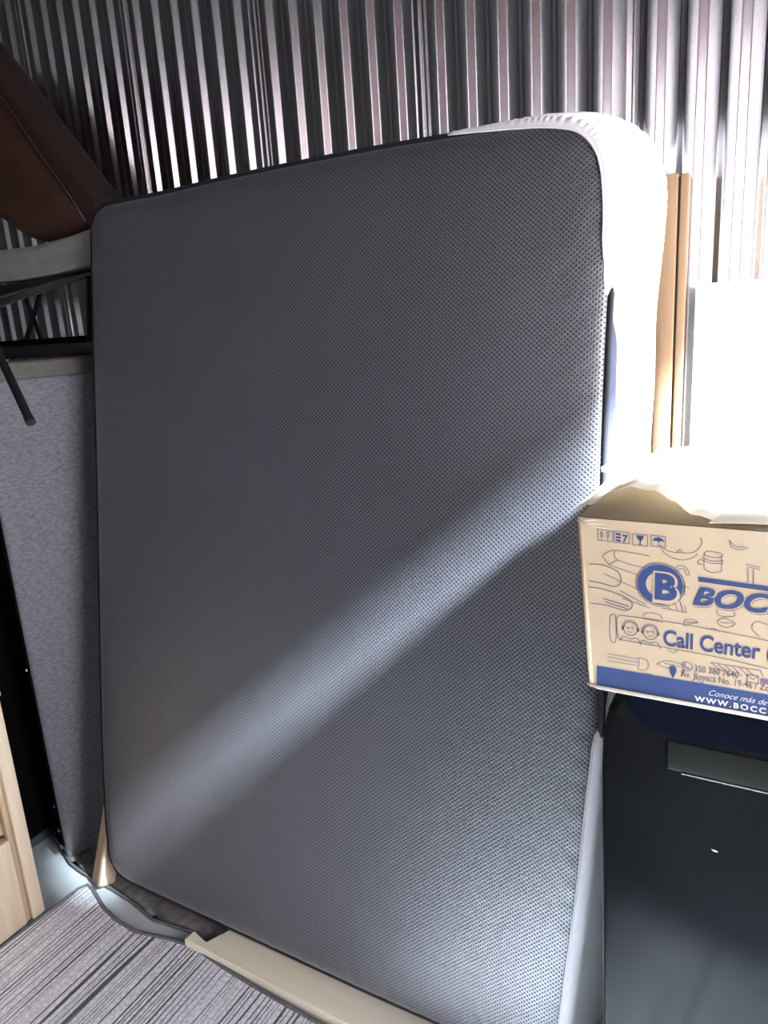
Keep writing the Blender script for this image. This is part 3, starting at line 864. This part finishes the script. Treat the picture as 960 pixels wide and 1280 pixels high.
# brand bar and lettering
bm = bmesh.new(); poly(bm, [(873, 721), (1010, 740), (1010, 746), (873, 727)]); obj('brand_bar', bm, M['print_blue'], BX)
text('brand_shadow', 'BOCCH', (867, 757.5), .1485, .0235, M['print_line'], .03, .28, YP - .0002)
text('brand_halo', 'BOCCH', (866.5, 756), .1475, .0232, M['card'], .045, .28, YP - .0003)
text('brand_lettering', 'BOCCH', (866, 755), .1470, .0235, M['print_blue'], .035, .28, YP - .0005)
# handling symbols
def q4(bm, pts, w=.0009):
    for i in range(4): ribbon(bm, [pts[i], pts[(i + 1) % 4]], w)


bm = bmesh.new(); q4(bm, [(747.5, 661), (766, 664), (766, 677.5), (747.5, 675)])
for x in (752, 760): disc(bm, bp2(x, 668), .0022, .0038, w=.0007); ribbon(bm, [(x, 664), (x, 677)], .0006)
obj('arrow_symbol', bm, M['print_line'], BX)
bm = bmesh.new(); q4(bm, [(768, 664), (786.5, 666), (786.5, 680), (768, 678)]); obj('stack_frame', bm, M['print_line'], BX)
bm = bmesh.new()
for k in range(3): poly(bm, [(770, 666 + k * 4), (776, 667 + k * 4), (776, 669.5 + k * 4), (770, 668.5 + k * 4)])
obj('stack_symbol', bm, M['print_blue'], BX)
text('stack_number', '7', (778, 678), .0068, .0105, M['print_blue'], .02)
bm = bmesh.new(); q4(bm, [(791, 667), (809.5, 669), (809.5, 683), (791, 681)]); obj('glass_frame', bm, M['print_line'], BX)
bm = bmesh.new(); poly(bm, [(795, 669), (805, 670), (803, 675), (801, 676.5), (801, 680), (804, 681.5), (797, 680.5), (799.4, 679.6), (799.4, 676.2), (797, 674)]); obj('glass_symbol', bm, M['print_blue'], BX)
bm = bmesh.new(); q4(bm, [(814, 669), (832, 671), (832, 684.5), (814, 682.5)]); obj('umbrella_frame', bm, M['print_line'], BX)
bm = bmesh.new(); poly(bm, [(815.5, 676), (818, 672.5), (823, 671.5), (828, 673.5), (831, 678), (827, 676.6), (823.5, 677.4), (819, 675.8)]); ribbon(bm, [(823.4, 677), (823.4, 682), (826, 683), (826.5, 681)], .0008); obj('umbrella_symbol', bm, M['print_blue'], BX)
# line drawings of sinks and taps
DR = {
    'tray_drawing': [[(753, 695), (768, 688), (812, 695)], [(768, 688), (772, 700), (812, 712)], [(753, 695), (761, 706)], [(761, 706), (772, 700)], [(761, 706), (798, 719)], [(755, 717), (800, 738)], [(775, 738), (808, 756)], [(778, 748), (812, 760)]],
    'bowl_drawing': [[(876, 672), (877, 680), (868, 690), (852, 691), (836, 689), (828, 684)], [(826, 685), (834, 694), (851, 700), (866, 697), (872, 692)], [(846, 691), (850, 687), (854, 691)]],
    'strainer_drawing': [[(880, 692), (884, 689), (893, 690), (901, 692), (903, 695), (896, 697), (884, 695), (880, 692)], [(877, 697), (890, 701), (905, 701)], [(877, 700), (890, 704), (905, 704)], [(880, 693), (880, 711)], [(902, 696), (902, 714)], [(880, 711), (890, 716), (902, 714)], [(877, 699), (873, 701), (873, 705), (878, 705)]],
    'cup_drawing': [[(912, 675), (914, 683), (922, 687), (930, 687), (936, 684)], [(912, 676), (920, 683), (932, 684)]],
    'spout_drawing': [[(843, 712), (848, 707), (855, 708), (860, 713), (862, 720)], [(846, 715), (850, 711), (855, 712), (859, 720)], [(853, 733), (862, 735)], [(856, 728), (856, 745)]],
    'tap_drawing': [[(736, 705), (752, 706), (770, 713), (776, 722), (774, 731), (766, 733), (752, 729), (736, 726)], [(736, 734), (752, 736), (776, 744), (789, 752), (789, 760), (780, 763), (760, 757), (738, 754)], [(754, 748), (786, 758)], [(756, 752), (784, 761)]],
    'drain_drawing': [[(897, 762), (897, 768), (907, 771), (918, 770), (918, 765)], [(896, 777), (904, 773), (914, 776), (919, 780), (912, 784), (902, 783), (896, 777)], [(900, 778), (915, 779)], [(907, 771), (907, 774)]],
    'cap_drawing': [[(804, 771), (806, 767), (815, 766), (825, 769), (828, 774)], [(803, 773), (829, 778)]],
    'tube_drawing': [[(763, 769), (769, 770), (770, 800), (764, 801), (762, 785), (763, 769)]],
    'pipe_drawing': [[(759, 817), (798, 824)], [(759, 821), (798, 828)], [(759, 826), (796, 832)], [(798, 822), (808, 825), (811, 832), (806, 838), (798, 836), (799, 829), (798, 822)]],
    'dish_drawing': [[(821, 830), (832, 826), (848, 829), (856, 832)], [(821, 830), (830, 834), (846, 837)], [(830, 829), (850, 833)], [(834, 812), (842, 816), (848, 812)]],
    'rack_drawing': [[(888, 828), (950, 838)], [(888, 828), (904, 840)], [(897, 830), (912, 843)], [(906, 831), (921, 845)], [(915, 832), (928, 846)], [(924, 834), (934, 844)], [(933, 836), (942, 845)], [(950, 838), (954, 846)]],
    'lever_drawing': [[(856, 775), (864, 774), (873, 778), (862, 780), (856, 783), (856, 775)], [(858, 778), (872, 778)], [(883, 787), (892, 786), (900, 790)]],
    'grate_drawing': [[(828, 760), (858, 766)], [(834, 757), (840, 763)], [(844, 754), (848, 764)], [(850, 752), (854, 765)], [(856, 756), (858, 766)]],
    'column_drawing': [[(932, 705), (950, 709)], [(933, 708), (950, 712)], [(935, 711), (935, 728)], [(942, 712), (942, 730)]],
    'basin_drawing': [[(960, 781), (945, 777), (940, 786), (950, 796)]],
    'handle_drawing': [[(807, 842), (817, 845), (816, 850)], [(807, 842), (808, 848)]],
    'arc_drawing': [[(864, 852), (870, 849), (877, 853), (879, 857)]],
}
for nm, strokes in DR.items():
    bm = bmesh.new()
    for s in strokes: ribbon(bm, s, .0013 if nm == 'tap_drawing' else .0009)
    obj(nm, bm, M['print_line'], BX)
